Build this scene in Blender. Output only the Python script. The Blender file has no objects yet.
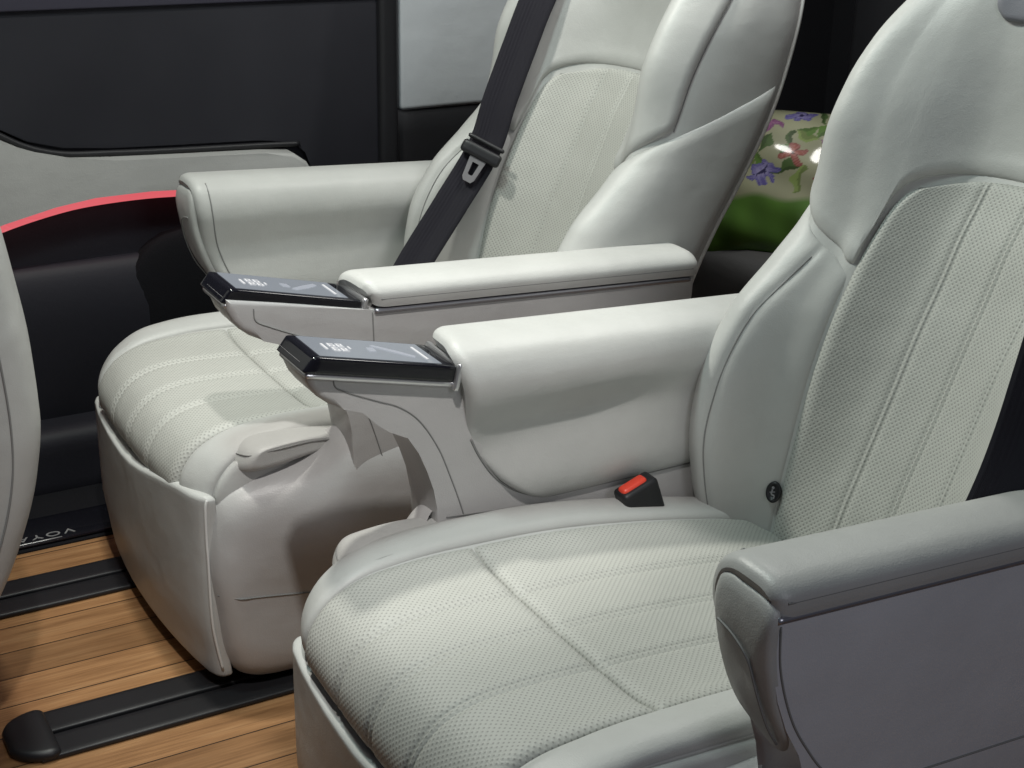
import bpy, bmesh, math, random
import numpy as np
from mathutils import Vector, Matrix

sc = bpy.context.scene
COL = sc.collection
R = math.radians
random.seed(4)

# ------------------------------------------------------------------ camera
def make_camera():
    p, y, r = R(21.816), R(30.168), R(-1.231)
    F = Vector((math.sin(y) * math.cos(p), math.cos(y) * math.cos(p), -math.sin(p)))
    X = Vector((math.cos(y), -math.sin(y), 0))
    U = X.cross(F)
    X2 = math.cos(r) * X - math.sin(r) * U
    U2 = math.cos(r) * U + math.sin(r) * X
    cd = bpy.data.cameras.new('camera')
    cd.sensor_width = 36.0
    cd.lens = 36.0 * 1496.4 / 1024.0
    cd.clip_start = 0.05
    cd.clip_end = 100.0
    o = bpy.data.objects.new('camera', cd)
    COL.objects.link(o)
    m = Matrix((X2, U2, -F)).transposed().to_4x4()
    m.translation = Vector((-0.5488, -1.1835, 1.2154))
    o.matrix_world = m
    sc.camera = o
make_camera()

# ------------------------------------------------------------------ light
w = bpy.data.worlds.new('World')
sc.world = w
w.use_nodes = True
w.node_tree.nodes['Background'].inputs['Color'].default_value = (0.60, 0.63, 0.80, 1)
w.node_tree.nodes['Background'].inputs['Strength'].default_value = 0.06
sc.view_settings.view_transform = 'Standard'
sc.view_settings.look = 'None'
sc.view_settings.exposure = 0.0
sc.view_settings.gamma = 1.0

def area(name, loc, target, size, power, color, spread=180):
    l = bpy.data.lights.new(name, 'AREA')
    l.shape = 'DISK'
    l.size = size
    l.energy = power
    l.color = color
    l.spread = R(spread)
    o = bpy.data.objects.new(name, l)
    COL.objects.link(o)
    o.location = loc
    d = Vector(target) - Vector(loc)
    o.rotation_euler = d.to_track_quat('-Z', 'Y').to_euler()
    return o
def spot(name, loc, target, radius, power, color, cone, blend):
    l = bpy.data.lights.new(name, 'SPOT')
    l.energy = power
    l.color = color
    l.shadow_soft_size = radius
    l.spot_size = R(cone)
    l.spot_blend = blend
    o = bpy.data.objects.new(name, l)
    COL.objects.link(o)
    o.location = loc
    o.rotation_euler = (Vector(target) - Vector(loc)).to_track_quat('-Z', 'Y').to_euler()
    return o
area('cabin_lamp', (0.00, 0.85, 1.80), (0.30, 0.15, 0.40), 0.10, 15, (1.0, 0.985, 0.90))
area('front_lamp', (-0.12, 0.38, 2.05), (0.60, 0.35, 0.60), 0.24, 9.5, (0.80, 1.0, 0.96))
area('rear_fill', (1.00, 0.55, 1.75), (1.30, 0.85, 0.45), 0.40, 9, (1.0, 0.98, 0.94))  # added overhead light so the pillow behind the seats is not dark
spot('hall_spot', (-0.30, -0.52, 2.10), (0.20, 0.55, 0.30), 0.03, 92, (1.0, 0.97, 0.93), 31, 0.60)
area('side_fill', (0.10, -2.6, 1.9), (0.3, 0.0, 0.3), 0.9, 12, (0.91, 0.93, 1.0))  # added weak fill from the near side, lifts the dark arm face

# ------------------------------------------------------------------ materials
MATS = {}
def new_mat(name, base, rough=0.5, spec=0.5, metal=0.0):
    m = bpy.data.materials.new(name)
    m.use_nodes = True
    b = m.node_tree.nodes['Principled BSDF']
    b.inputs['Base Color'].default_value = (*base, 1)
    b.inputs['Roughness'].default_value = rough
    b.inputs['Specular IOR Level'].default_value = spec
    b.inputs['Metallic'].default_value = metal
    MATS[name] = m
    return m
class N:
    def __init__(s, m):
        s.t = m.node_tree
        s.b = s.t.nodes['Principled BSDF']
    def n(s, typ, **kw):
        x = s.t.nodes.new(typ)
        for k, v in kw.items():
            setattr(x, k, v)
        return x
    def l(s, a, b):
        s.t.links.new(a, b)
    def math(s, op, a, b=None, c=None):
        x = s.n('ShaderNodeMath', operation=op)
        for i, v in enumerate((a, b, c)):
            if v is None: continue
            if isinstance(v, (int, float)): x.inputs[i].default_value = v
            else: s.l(v, x.inputs[i])
        return x.outputs[0]
    def noise(s, scale, detail=3, rough=0.5, vec=None):
        x = s.n('ShaderNodeTexNoise')
        x.inputs['Scale'].default_value = scale
        x.inputs['Detail'].default_value = detail
        x.inputs['Roughness'].default_value = rough
        if vec is None:
            tc = s.n('ShaderNodeTexCoord')
            vec = tc.outputs['Object']
        s.l(vec, x.inputs['Vector'])
        return x.outputs['Fac']
    def ramp(s, fac, stops):
        x = s.n('ShaderNodeValToRGB')
        e = x.color_ramp.elements
        while len(e) < len(stops): e.new(0.5)
        for i, (p, c) in enumerate(stops):
            e[i].position = p
            e[i].color = (*c, 1)
        s.l(fac, x.inputs['Fac'])
        return x.outputs['Color']
    def mix(s, fac, a, b):
        x = s.n('ShaderNodeMix', data_type='RGBA')
        for i, v in ((0, fac), (6, a), (7, b)):
            if isinstance(v, (int, float)): x.inputs[i].default_value = v
            elif isinstance(v, tuple): x.inputs[i].default_value = (*v, 1)
            else: s.l(v, x.inputs[i])
        return x.outputs[2]
    def bump(s, h, strength, dist, prev=None):
        x = s.n('ShaderNodeBump')
        x.inputs['Strength'].default_value = strength
        x.inputs['Distance'].default_value = dist
        s.l(h, x.inputs['Height'])
        if prev is not None: s.l(prev, x.inputs['Normal'])
        return x.outputs['Normal']

def leather(name, base, rough=0.46, perf=False, pitch=0.0071, hole=0.60, depth=0.32):
    m = new_mat(name, base, rough, 0.42)
    q = N(m)
    big = q.noise(7.0, 4, 0.6)
    c = q.ramp(big, [(0.3, tuple(x * 0.93 for x in base)), (0.7, tuple(min(1, x * 1.04) for x in base))])
    vor = q.n('ShaderNodeTexVoronoi')
    vor.inputs['Scale'].default_value = 620
    tc = q.n('ShaderNodeTexCoord')
    q.l(tc.outputs['Object'], vor.inputs['Vector'])
    nrm = q.bump(vor.outputs['Distance'], 0.22, 0.0006)
    wr = q.noise(38, 3, 0.55)
    nrm = q.bump(wr, 0.16, 0.004, nrm)
    mpw = q.n('ShaderNodeMapping'); mpw.inputs['Scale'].default_value = (9, 60, 60)
    q.l(tc.outputs['Object'], mpw.inputs['Vector'])
    nrm = q.bump(q.noise(1.0, 3, 0.6, mpw.outputs[0]), 0.07, 0.004, nrm)
    wr2 = q.noise(9, 2, 0.5)
    nrm = q.bump(wr2, 0.18, 0.02, nrm)
    if perf:
        uv = q.n('ShaderNodeUVMap')
        sx = q.n('ShaderNodeSeparateXYZ')
        q.l(uv.outputs['UV'], sx.inputs[0])
        u = q.math('MULTIPLY', sx.outputs[0], 1 / pitch)
        v = q.math('MULTIPLY', sx.outputs[1], 1 / pitch)
        def lat(o):
            a = q.math('SUBTRACT', q.math('FRACT', q.math('ADD', u, o)), 0.5)
            b = q.math('SUBTRACT', q.math('FRACT', q.math('ADD', v, o)), 0.5)
            return q.math('SQRT', q.math('ADD', q.math('MULTIPLY', a, a), q.math('MULTIPLY', b, b)))
        d = q.math('MINIMUM', lat(0.0), lat(0.5))
        mr = q.n('ShaderNodeMapRange')
        mr.inputs['From Min'].default_value = 0.10
        mr.inputs['From Max'].default_value = 0.20
        q.l(d, mr.inputs['Value'])
        c = q.mix(mr.outputs[0], tuple(x * hole for x in base), c)
        mr2 = q.n('ShaderNodeMapRange')
        mr2.inputs['From Min'].default_value = 0.06
        mr2.inputs['From Max'].default_value = 0.36
        q.l(d, mr2.inputs['Value'])
        nrm = q.bump(mr2.outputs[0], depth, 0.0010, nrm)
    q.l(c, q.b.inputs['Base Color'])
    q.l(nrm, q.b.inputs['Normal'])
    return m
LE = leather('leather', (0.455, 0.457, 0.442))
PE = leather('perforated_leather', (0.425, 0.427, 0.398), 0.55, True)  # darker and warmer than plain leather, standing for the dimmer warm light
PL = leather('soft_plastic', (0.445, 0.438, 0.432), 0.36)
GR = leather('grey_and_shade_leather', (0.385, 0.385, 0.375), 0.42)  # own grey of the door band; on the near arm it paints shade
OU = leather('fill_tint_panel', (0.50, 0.50, 0.525), 0.36)  # near outer arm's copy, paler and bluish in place of cool fill light
SEAM = new_mat('seam_thread', (0.22, 0.22, 0.215), 0.8, 0.2)
PIPE = new_mat('piping_cord', (0.66, 0.66, 0.64), 0.5, 0.4)
BLK = new_mat('black_gloss', (0.006, 0.006, 0.009), 0.12, 0.5)
DKP = new_mat('black_plastic', (0.012, 0.012, 0.014), 0.45, 0.4)
q = N(DKP); q.l(q.bump(q.noise(300, 2), 0.1, 0.001), q.b.inputs['Normal'])
SIL = new_mat('satin_silver', (0.62, 0.62, 0.63), 0.28, 0.5, 0.85)
CHR = new_mat('dark_chrome', (0.42, 0.42, 0.46), 0.34, 0.5, 0.9)
TONG = new_mat('tongue_steel', (0.26, 0.25, 0.26), 0.38, 0.5, 0.5)
HRP = leather('headrest_grey', (0.20, 0.20, 0.225), 0.5)
RED = new_mat('red_button', (0.75, 0.06, 0.03), 0.38, 0.5)
DOORD = new_mat('dark_trim', (0.016, 0.016, 0.022), 0.6, 0.3)
q = N(DOORD); q.l(q.bump(q.noise(160, 3), 0.15, 0.002), q.b.inputs['Normal'])
SHADE = new_mat('window_shade', (0.020, 0.020, 0.025), 0.75, 0.2)
q = N(SHADE); q.l(q.ramp(q.noise(3, 3), [(0.3, (0.017, 0.017, 0.022)), (0.75, (0.026, 0.026, 0.032))]), q.b.inputs['Base Color'])
CARP = new_mat('black_carpet', (0.010, 0.010, 0.012), 0.95, 0.1)
q = N(CARP); q.l(q.bump(q.noise(500, 2), 0.5, 0.003), q.b.inputs['Normal'])

def web_mat():
    m = new_mat('belt_webbing', (0.012, 0.011, 0.017), 0.7, 0.25)
    q = N(m)
    uv = q.n('ShaderNodeUVMap')
    sx = q.n('ShaderNodeSeparateXYZ')
    q.l(uv.outputs['UV'], sx.inputs[0])
    a = q.math('SINE', q.math('MULTIPLY', q.math('ADD', sx.outputs[1], q.math('ABSOLUTE', sx.outputs[0])), 2600))
    b = q.math('SINE', q.math('MULTIPLY', sx.outputs[0], 1100))
    q.l(q.bump(q.math('ADD', a, b), 0.4, 0.0006), q.b.inputs['Normal'])
    return m
WEB = web_mat()

def glow(name, col, strength):
    m = new_mat(name, (0.02, 0.02, 0.02), 0.3)
    b = m.node_tree.nodes['Principled BSDF']
    b.inputs['Emission Color'].default_value = (*col, 1)
    b.inputs['Emission Strength'].default_value = strength
    return m
STRIP = glow('red_light', (1.0, 0.16, 0.19), 0.72)
SCRN = glow('screen_grey', (0.60, 0.66, 0.74), 0.40)  # display glow, raised to stand in for the reflection on the glass
SCRN.node_tree.nodes['Principled BSDF'].inputs['Roughness'].default_value = 0.15
SCRW = glow('screen_white', (1, 1, 1), 0.85)
SCRF = glow('screen_figure', (0.75, 0.8, 0.9), 0.5)
LETR = new_mat('grey_lettering', (0.5, 0.5, 0.5), 0.35, 0.5, 0.6)

def wood_mat():
    m = new_mat('plank_wood', (0.35, 0.2, 0.1), 0.42, 0.4)
    q = N(m)
    tc = q.n('ShaderNodeTexCoord')
    mp = q.n('ShaderNodeMapping')
    mp.inputs['Scale'].default_value = (2.2, 26, 1)
    sx = q.n('ShaderNodeSeparateXYZ')
    q.l(tc.outputs['Object'], sx.inputs[0])
    row = q.math('DIVIDE', q.math('SUBTRACT', sx.outputs[1], 0.485), 0.072)
    idx = q.math('FLOOR', row)
    fr = q.math('FRACT', row)
    wn = q.n('ShaderNodeTexWhiteNoise', noise_dimensions='1D')
    q.l(idx, wn.inputs['W'])
    off = q.n('ShaderNodeCombineXYZ')
    q.l(q.math('MULTIPLY', wn.outputs['Value'], 7.0), off.inputs[0])
    va = q.n('ShaderNodeVectorMath', operation='ADD')
    q.l(tc.outputs['Object'], va.inputs[0]); q.l(off.outputs[0], va.inputs[1])
    q.l(va.outputs[0], mp.inputs['Vector'])
    g1 = q.noise(1.6, 6, 0.62, mp.outputs[0])
    mp2 = q.n('ShaderNodeMapping'); mp2.inputs['Scale'].default_value = (6, 190, 1)
    q.l(va.outputs[0], mp2.inputs['Vector'])
    g2 = q.noise(1.2, 4, 0.6, mp2.outputs[0])
    c1 = q.ramp(g1, [(0.30, (0.13, 0.058, 0.022)), (0.52, (0.28, 0.145, 0.064)), (0.74, (0.41, 0.24, 0.118))])
    c2 = q.ramp(g2, [(0.35, (0.17, 0.082, 0.034)), (0.65, (0.40, 0.21, 0.092))])
    c = q.mix(0.42, c1, c2)
    tone = q.n('ShaderNodeHueSaturation')
    q.l(c, tone.inputs['Color'])
    q.l(q.math('ADD', q.math('MULTIPLY', wn.outputs['Value'], 0.4), 0.78), tone.inputs['Value'])
    edge = q.math('LESS_THAN', q.math('MINIMUM', fr, q.math('SUBTRACT', 1.0, fr)), 0.016)
    c = q.mix(edge, tone.outputs[0], (0.03, 0.015, 0.008))
    q.l(c, q.b.inputs['Base Color'])
    q.l(q.bump(g2, 0.2, 0.001, q.bump(q.math('SUBTRACT', 1.0, edge), 0.5, 0.002)), q.b.inputs['Normal'])
    return m
WOOD = wood_mat()

# ------------------------------------------------------------------ mesh helpers
def link(o, parent=None):
    COL.objects.link(o)
    if parent is not None: o.parent = parent
    return o
def empty(name, label, cat, loc=(0, 0, 0), group=None):
    o = bpy.data.objects.new(name, None)
    o.empty_display_size = 0.1
    o.location = loc
    tag(o, label, cat, group)
    return link(o)
def tag(o, label=None, cat=None, group=None, kind=None):
    if label: o['label'] = label
    if cat: o['category'] = cat
    if group: o['group'] = group
    if kind: o['kind'] = kind
    return o
S = 1.0            # mirror sign for the seat being built
def mesh(name, V, Fc, mat, parent=None, smooth=True, uv=None, mirror=False):
    V = np.asarray(V, float).copy()
    if mirror and S < 0:
        V[:, 1] *= -1
        Fc = [tuple(reversed(f)) for f in Fc]
    me = bpy.data.meshes.new(name)
    me.from_pydata(V.tolist(), [], [tuple(int(i) for i in f) for f in Fc])
    if uv is not None:
        lay = me.uv_layers.new(name='UVMap')
        idx = np.empty(len(me.loops), int)
        me.loops.foreach_get('vertex_index', idx)
        lay.data.foreach_set('uv', np.asarray(uv)[idx].astype(np.float32).ravel())
    me.materials.append(mat)
    if smooth: me.polygons.foreach_set('use_smooth', [True] * len(me.polygons))
    me.update()
    return link(bpy.data.objects.new(name, me), parent)
def fix_normals(o):
    bm = bmesh.new(); bm.from_mesh(o.data)
    bmesh.ops.recalc_face_normals(bm, faces=bm.faces)
    bm.to_mesh(o.data); bm.free()
    return o
def gridfaces(n, m, wrap=False):
    F = []
    for i in range(n - 1):
        for j in range(m if wrap else m - 1):
            k = (j + 1) % m
            F.append((i * m + j, i * m + k, (i + 1) * m + k, (i + 1) * m + j))
    return F
def pchip(xs, ys, x):
    xs = np.asarray(xs, float); ys = np.asarray(ys, float); x = np.clip(np.asarray(x, float), xs[0], xs[-1])
    h = np.diff(xs); dl = np.diff(ys) / h
    d = np.zeros_like(ys)
    for i in range(1, len(xs) - 1):
        if dl[i - 1] * dl[i] > 0:
            w1 = 2 * h[i] + h[i - 1]; w2 = h[i] + 2 * h[i - 1]
            d[i] = (w1 + w2) / (w1 / dl[i - 1] + w2 / dl[i])
    d[0] = dl[0]; d[-1] = dl[-1]
    i = np.clip(np.searchsorted(xs, x) - 1, 0, len(xs) - 2)
    t = (x - xs[i]) / h[i]
    return ((1 + 2 * t) * (1 - t) ** 2 * ys[i] + t * (1 - t) ** 2 * h[i] * d[i]
            + t * t * (3 - 2 * t) * ys[i + 1] + t * t * (t - 1) * h[i] * d[i + 1])
def crom(P, t):
    """Catmull-Rom through rows of P (k,...) at parameter t (array)."""
    P = np.asarray(P, float)
    t = np.clip(np.asarray(t, float), 0, len(P) - 1 - 1e-9)
    i = t.astype(int); f = t - i
    g = lambda k: P[np.clip(k, 0, len(P) - 1)]
    while f.ndim < g(i).ndim: f = f[..., None]
    a, b, c, d = g(i - 1), g(i), g(i + 1), g(i + 2)
    return 0.5 * (2 * b + (c - a) * f + (2 * a - 5 * b + 4 * c - d) * f ** 2 + (3 * b - a - 3 * c + d) * f ** 3)
def smooth_path(pts, n=8, closed=False):
    P = np.asarray(pts, float)
    if closed:
        Q = np.vstack([P[-1:], P, P[:2]])
        t = np.linspace(1, len(P) + 1, len(P) * n, endpoint=False)
        return crom(Q, t)
    return crom(P, np.linspace(0, len(P) - 1, (len(P) - 1) * n + 1))
def tube(name, pts, r, mat, parent=None, seg=6, n=6, mirror=False, smoothp=True):
    P = smooth_path(pts, n) if smoothp else np.asarray(pts, float)
    T = np.gradient(P, axis=0); T /= np.linalg.norm(T, axis=1)[:, None] + 1e-12
    ref = np.array([0.31, 0.2, 0.93])
    A = np.cross(T, ref); A /= np.linalg.norm(A, axis=1)[:, None]
    B = np.cross(T, A)
    th = np.linspace(0, 2 * np.pi, seg, endpoint=False)
    V = (P[:, None] + r * (np.cos(th)[None, :, None] * A[:, None] + np.sin(th)[None, :, None] * B[:, None])).reshape(-1, 3)
    F = gridfaces(len(P), seg, True)
    F.append(tuple(range(seg))[::-1]); F.append(tuple((len(P) - 1) * seg + k for k in range(seg)))
    o = mesh(name, V, F, mat, parent, mirror=mirror)
    return fix_normals(o)
def normals_grid(P):
    du = np.gradient(P, axis=0); dv = np.gradient(P, axis=1)
    n = np.cross(du, dv)
    return n / (np.linalg.norm(n, axis=2)[..., None] + 1e-12)
def edge_spaced(n):
    t = np.linspace(-1, 1, n)
    return np.sign(t) * (1 - (1 - np.abs(t)) ** 1.35)
def panel(name, f, n, m, mat, parent, h=0.008, r=0.014, out=None, extra=None, base=-0.002, edges=(1, 1, 1, 1)):
    """A stuffed panel: f(s,t) -> points on a surface, s,t in [-1,1]; puffed along the outward normal with rolled edges."""
    s = edge_spaced(n); t = edge_spaced(m)
    SS, TT = np.meshgrid(s, t, indexing='ij')
    P = f(SS, TT)
    nn = normals_grid(P)
    if out is not None:
        if np.sum(nn * np.asarray(out)) < 0: nn = -nn
    ls = np.concatenate([np.zeros((1, m)), np.cumsum(np.linalg.norm(np.diff(P, axis=0), axis=2), axis=0)])
    lt = np.concatenate([np.zeros((n, 1)), np.cumsum(np.linalg.norm(np.diff(P, axis=1), axis=2), axis=1)], axis=1)
    prof = lambda d: np.sqrt(np.clip(1 - (1 - np.clip(d / r, 0, 1)) ** 2, 0, 1))
    k = np.ones_like(SS)
    if edges[0]: k *= prof(ls)
    if edges[1]: k *= prof(ls[-1:] - ls)
    if edges[2]: k *= prof(lt)
    if edges[3]: k *= prof(lt[:, -1:] - lt)
    D = base + h * k
    if extra is not None: D = D + extra(SS, TT, P, ls, lt) * k
    Q = P + nn * D[..., None]
    mid = ls[:, m // 2]
    U = np.broadcast_to((ls - ls[-1:] / 2), SS.shape)
    uv = np.stack([U, lt], -1).reshape(-1, 2)
    o = mesh(name, Q.reshape(-1, 3), gridfaces(n, m), mat, parent, uv=uv, mirror=True)
    # make faces look outward
    me = o.data
    return o, Q
def welt(d):
    return -0.0034 * np.exp(-(d / 0.0065) ** 2) + 0.0036 * np.exp(-(d / 0.0022) ** 2)
def rbox(name, lo, hi, rad, mat, parent=None, n=14, deform=None, mirror=False):
    """Rounded box; rad scalar or 3-vector; deform(P)->P."""
    lo = np.array(lo, float); hi = np.array(hi, float)
    c = (lo + hi) / 2; a = (hi - lo) / 2
    rad = np.minimum(np.broadcast_to(np.array(rad, float), (3,)), a * 0.999)
    bm = bmesh.new()
    bmesh.ops.create_cube(bm, size=2)
    bmesh.ops.subdivide_edges(bm, edges=bm.edges, cuts=n, use_grid_fill=True)
    V = np.array([v.co for v in bm.verts])
    # concentrate samples in the rounded zone
    fz = rad / a
    def remap(u, f):
        s = np.sign(u); u = np.abs(u); k = 0.5
        return s * np.where(u < k, u / k * (1 - f), (1 - f) + (u - k) / (1 - k) * f)
    W = np.stack([remap(V[:, i], fz[i]) for i in range(3)], 1) * a
    inner = np.clip(W, -(a - rad), a - rad)
    d = (W - inner) / rad
    L = np.linalg.norm(d, axis=1)
    mx = np.abs(d).max(1)
    d = np.where(L[:, None] > 1e-9, d / (L[:, None] + 1e-12) * np.maximum(mx, 0)[:, None], d)
    P = inner + d * rad + c
    if deform is not None: P = deform(P)
    if mirror and S < 0:
        P[:, 1] *= -1
        bmesh.ops.reverse_faces(bm, faces=bm.faces)
    for v, p in zip(bm.verts, P): v.co = p
    for f_ in bm.faces: f_.smooth = True
    me = bpy.data.meshes.new(name)
    bm.to_mesh(me); bm.free()
    me.materials.append(mat)
    return link(bpy.data.objects.new(name, me), parent)
def slab(name, poly, y0, y1, mat, parent=None, bevel=0.004, mirror=False, segs=3, axis='y'):
    """Outline in xz extruded from y0 to y1 with bevelled edges."""
    bm = bmesh.new()
    mk = lambda p, y: (p[0], y, p[1]) if axis == 'y' else ((y, p[0], p[1]) if axis == 'x' else (p[0], p[1], y))
    A = [bm.verts.new(mk(p, y0)) for p in poly]
    B = [bm.verts.new(mk(p, y1)) for p in poly]
    n = len(poly)
    bm.faces.new(A); bm.faces.new(B[::-1])
    side = []
    for i in range(n):
        side.append(bm.faces.new((A[i], B[i], B[(i + 1) % n], A[(i + 1) % n])))
    rim = [e for e in bm.edges if (e.verts[0] in A and e.verts[1] in A) or (e.verts[0] in B and e.verts[1] in B)]
    bmesh.ops.bevel(bm, geom=rim, offset=bevel, segments=segs, profile=0.5, affect='EDGES', clamp_overlap=False)
    if mirror and S < 0:
        for v in bm.verts: v.co.y *= -1
    bmesh.ops.recalc_face_normals(bm, faces=bm.faces)
    for f_ in bm.faces: f_.smooth = True
    for e in bm.edges:
        if len(e.link_faces) == 2 and e.calc_face_angle(0) > 0.6: e.smooth = False
    me = bpy.data.meshes.new(name)
    bm.to_mesh(me); bm.free()
    me.materials.append(mat)
    o = link(bpy.data.objects.new(name, me), parent)
    return o
def puff(name, outline, spine, yb, yf, mat, parent=None, roll=0.35, power=2.2, rings=16, disp=None, mirror=True):
    """Stuffed shape: outline (xz, closed, dense) shrinks to a spine polyline while y goes from yb to yf (rolled edge)."""
    O = np.asarray(outline, float); sp = smooth_path(spine, 12)
    tx = np.clip(O[:, 0], sp[0, 0], sp[-1, 0])
    T = np.stack([tx, np.interp(tx, sp[:, 0], sp[:, 1])], 1)
    V = []; n = len(O)
    ts = np.concatenate([np.linspace(0, 1, rings // 2) ** 1.6 * roll, roll + (1 - roll) * np.linspace(0, 1, rings - rings // 2 + 1)[1:]])
    for t in ts:
        k = min(t / roll, 1)
        p = O * (1 - t) + T * t
        y0_ = yb(p[:, 0]) if callable(yb) else yb
        Y = np.zeros(n) + y0_ + (yf - y0_) * (1 - (1 - k) ** power) ** (1 / power)
        if disp is not None: Y = Y + disp(p[:, 0], p[:, 1]) * (1 - (1 - k) ** power) ** (1 / power)
        V.append(np.stack([p[:, 0], Y, p[:, 1]], 1))
    V = np.concatenate(V)
    o = mesh(name, V, gridfaces(len(ts), n, True), mat, parent, mirror=mirror)
    return fix_normals(o)
def drape(o, pts, side, lift=.0006):
    """Points (x,z) laid on a seat part's outer face on the side +y or -y (unmirrored seat coordinates)."""
    from mathutils.bvhtree import BVHTree
    bvh = BVHTree.FromPolygons([v.co for v in o.data.vertices], [p.vertices for p in o.data.polygons])
    out = []
    for x, z in pts:
        d = Vector((0, -side * S, 0))
        hit, n, _, _ = bvh.ray_cast(Vector((x, side * S, z)), d)
        if hit is not None:
            out.append((hit.x, (hit.y + side * S * lift) * S, hit.z))
    return out
def ribbon(name, C, side, width, thick, mat, parent=None):
    """Strap: centreline C, side direction(s), width, thickness."""
    C = np.asarray(C, float); side = np.asarray(side, float)
    side = np.broadcast_to(side, C.shape)
    side = side / np.linalg.norm(side, axis=1)[:, None]
    T = np.gradient(C, axis=0); T /= np.linalg.norm(T, axis=1)[:, None]
    nn = np.cross(T, side); nn /= np.linalg.norm(nn, axis=1)[:, None]
    side = np.cross(nn, T)
    m = 9; prof = []
    for k in range(m): prof.append((-0.5 + k / (m - 1), 0.5))
    for k in range(m): prof.append((0.5 - k / (m - 1), -0.5))
    L = np.concatenate([[0], np.cumsum(np.linalg.norm(np.diff(C, axis=0), axis=1))])
    V = []; uv = []
    wd = np.broadcast_to(np.asarray(width, float), (len(C),))
    for i in range(len(C)):
        for a, b in prof:
            V.append(C[i] + side[i] * a * wd[i] + nn[i] * b * thick * (1 - 0.7 * (2 * abs(a)) ** 6))
            uv.append((a * wd[i], L[i]))
    F = gridfaces(len(C), len(prof), True)
    F.append(tuple(range(len(prof)))); F.append(tuple((len(C) - 1) * len(prof) + k for k in range(len(prof))))
    return fix_normals(mesh(name, V, F, mat, parent, uv=uv))

# ------------------------------------------------------------------ seat back surface
ZL = [.20, .30, .37, .44, .52, .60, .66, .71, .76, .82, .88, .93, .98, 1.03, 1.07, 1.095]
XK = [
 [.635, .655, .678, .705, .740, .772, .798, .818, .845, .875, .885, .885, .890, .900, .930, .970],
 [.622, .640, .660, .688, .718, .750, .780, .803, .830, .856, .866, .872, .880, .895, .928, .970],
 [.606, .622, .633, .647, .664, .690, .718, .745, .767, .788, .806, .828, .853, .882, .925, .970],
 [.605, .612, .612, .618, .632, .662, .700, .728, .742, .757, .779, .807, .842, .878, .924, .970],
 [.640, .585, .562, .553, .563, .602, .660, .704, .718, .726, .751, .784, .829, .879, .922, .970],
 [.665, .605, .582, .576, .588, .630, .690, .735, .758, .780, .811, .845, .878, .918, .945, .975],
 [.690, .660, .660, .668, .690, .730, .775, .812, .836, .858, .882, .905, .930, .952, .965, .982],
 [.700, .722, .742, .766, .796, .836, .872, .898, .922, .942, .957, .967, .976, .985, .990, .992],
 [.720, .752, .775, .800, .830, .868, .904, .930, .953, .972, .987, .997, 1.005, 1.01, 1.005, .998],
 [.725, .762, .788, .815, .846, .884, .920, .946, .968, .987, 1.002, 1.012, 1.018, 1.02, 1.012, 1.0]]
YK = [0, .09, .15, .180, .222, .258, .272, .268, .20, 0]
WZ = ([.20, .88, .93, .98, 1.03, 1.07, 1.095], [1, 1, .985, .93, .82, .62, .35])
def back_pt(v, z):
    """v in [-9,9] round the section (0 = centre front, 9 = centre rear), z height."""
    v = np.asarray(v, float); z = np.asarray(z, float)
    v, z = np.broadcast_arrays(v, z)
    a = np.abs(v)
    K = np.stack([pchip(ZL, XK[k], z) for k in range(10)])
    KX = np.concatenate([K[1:2], K, K[8:9]])
    YY = np.array([-YK[1]] + YK + [-YK[8]])
    t = a + 1
    i = np.clip(t.astype(int), 1, 9 + 0); i = np.minimum(i, 9); f = t - i
    def take(A, k): return np.take_along_axis(A, k[None], 0)[0]
    def cr(a0, b, c, d): return 0.5 * (2 * b + (c - a0) * f + (2 * a0 - 5 * b + 4 * c - d) * f ** 2 + (3 * b - a0 - 3 * c + d) * f ** 3)
    i2 = np.clip(i, 1, 9)
    x = cr(take(KX, i2 - 1), take(KX, i2), take(KX, i2 + 1), take(KX, np.minimum(i2 + 2, 11)))
    y = cr(YY[i2 - 1], YY[i2], YY[i2 + 1], YY[np.minimum(i2 + 2, 11)])
    y = y * pchip(*WZ, z) * np.sign(np.where(v == 0, 1, v))
    return np.stack([x, y, z], -1)

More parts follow.
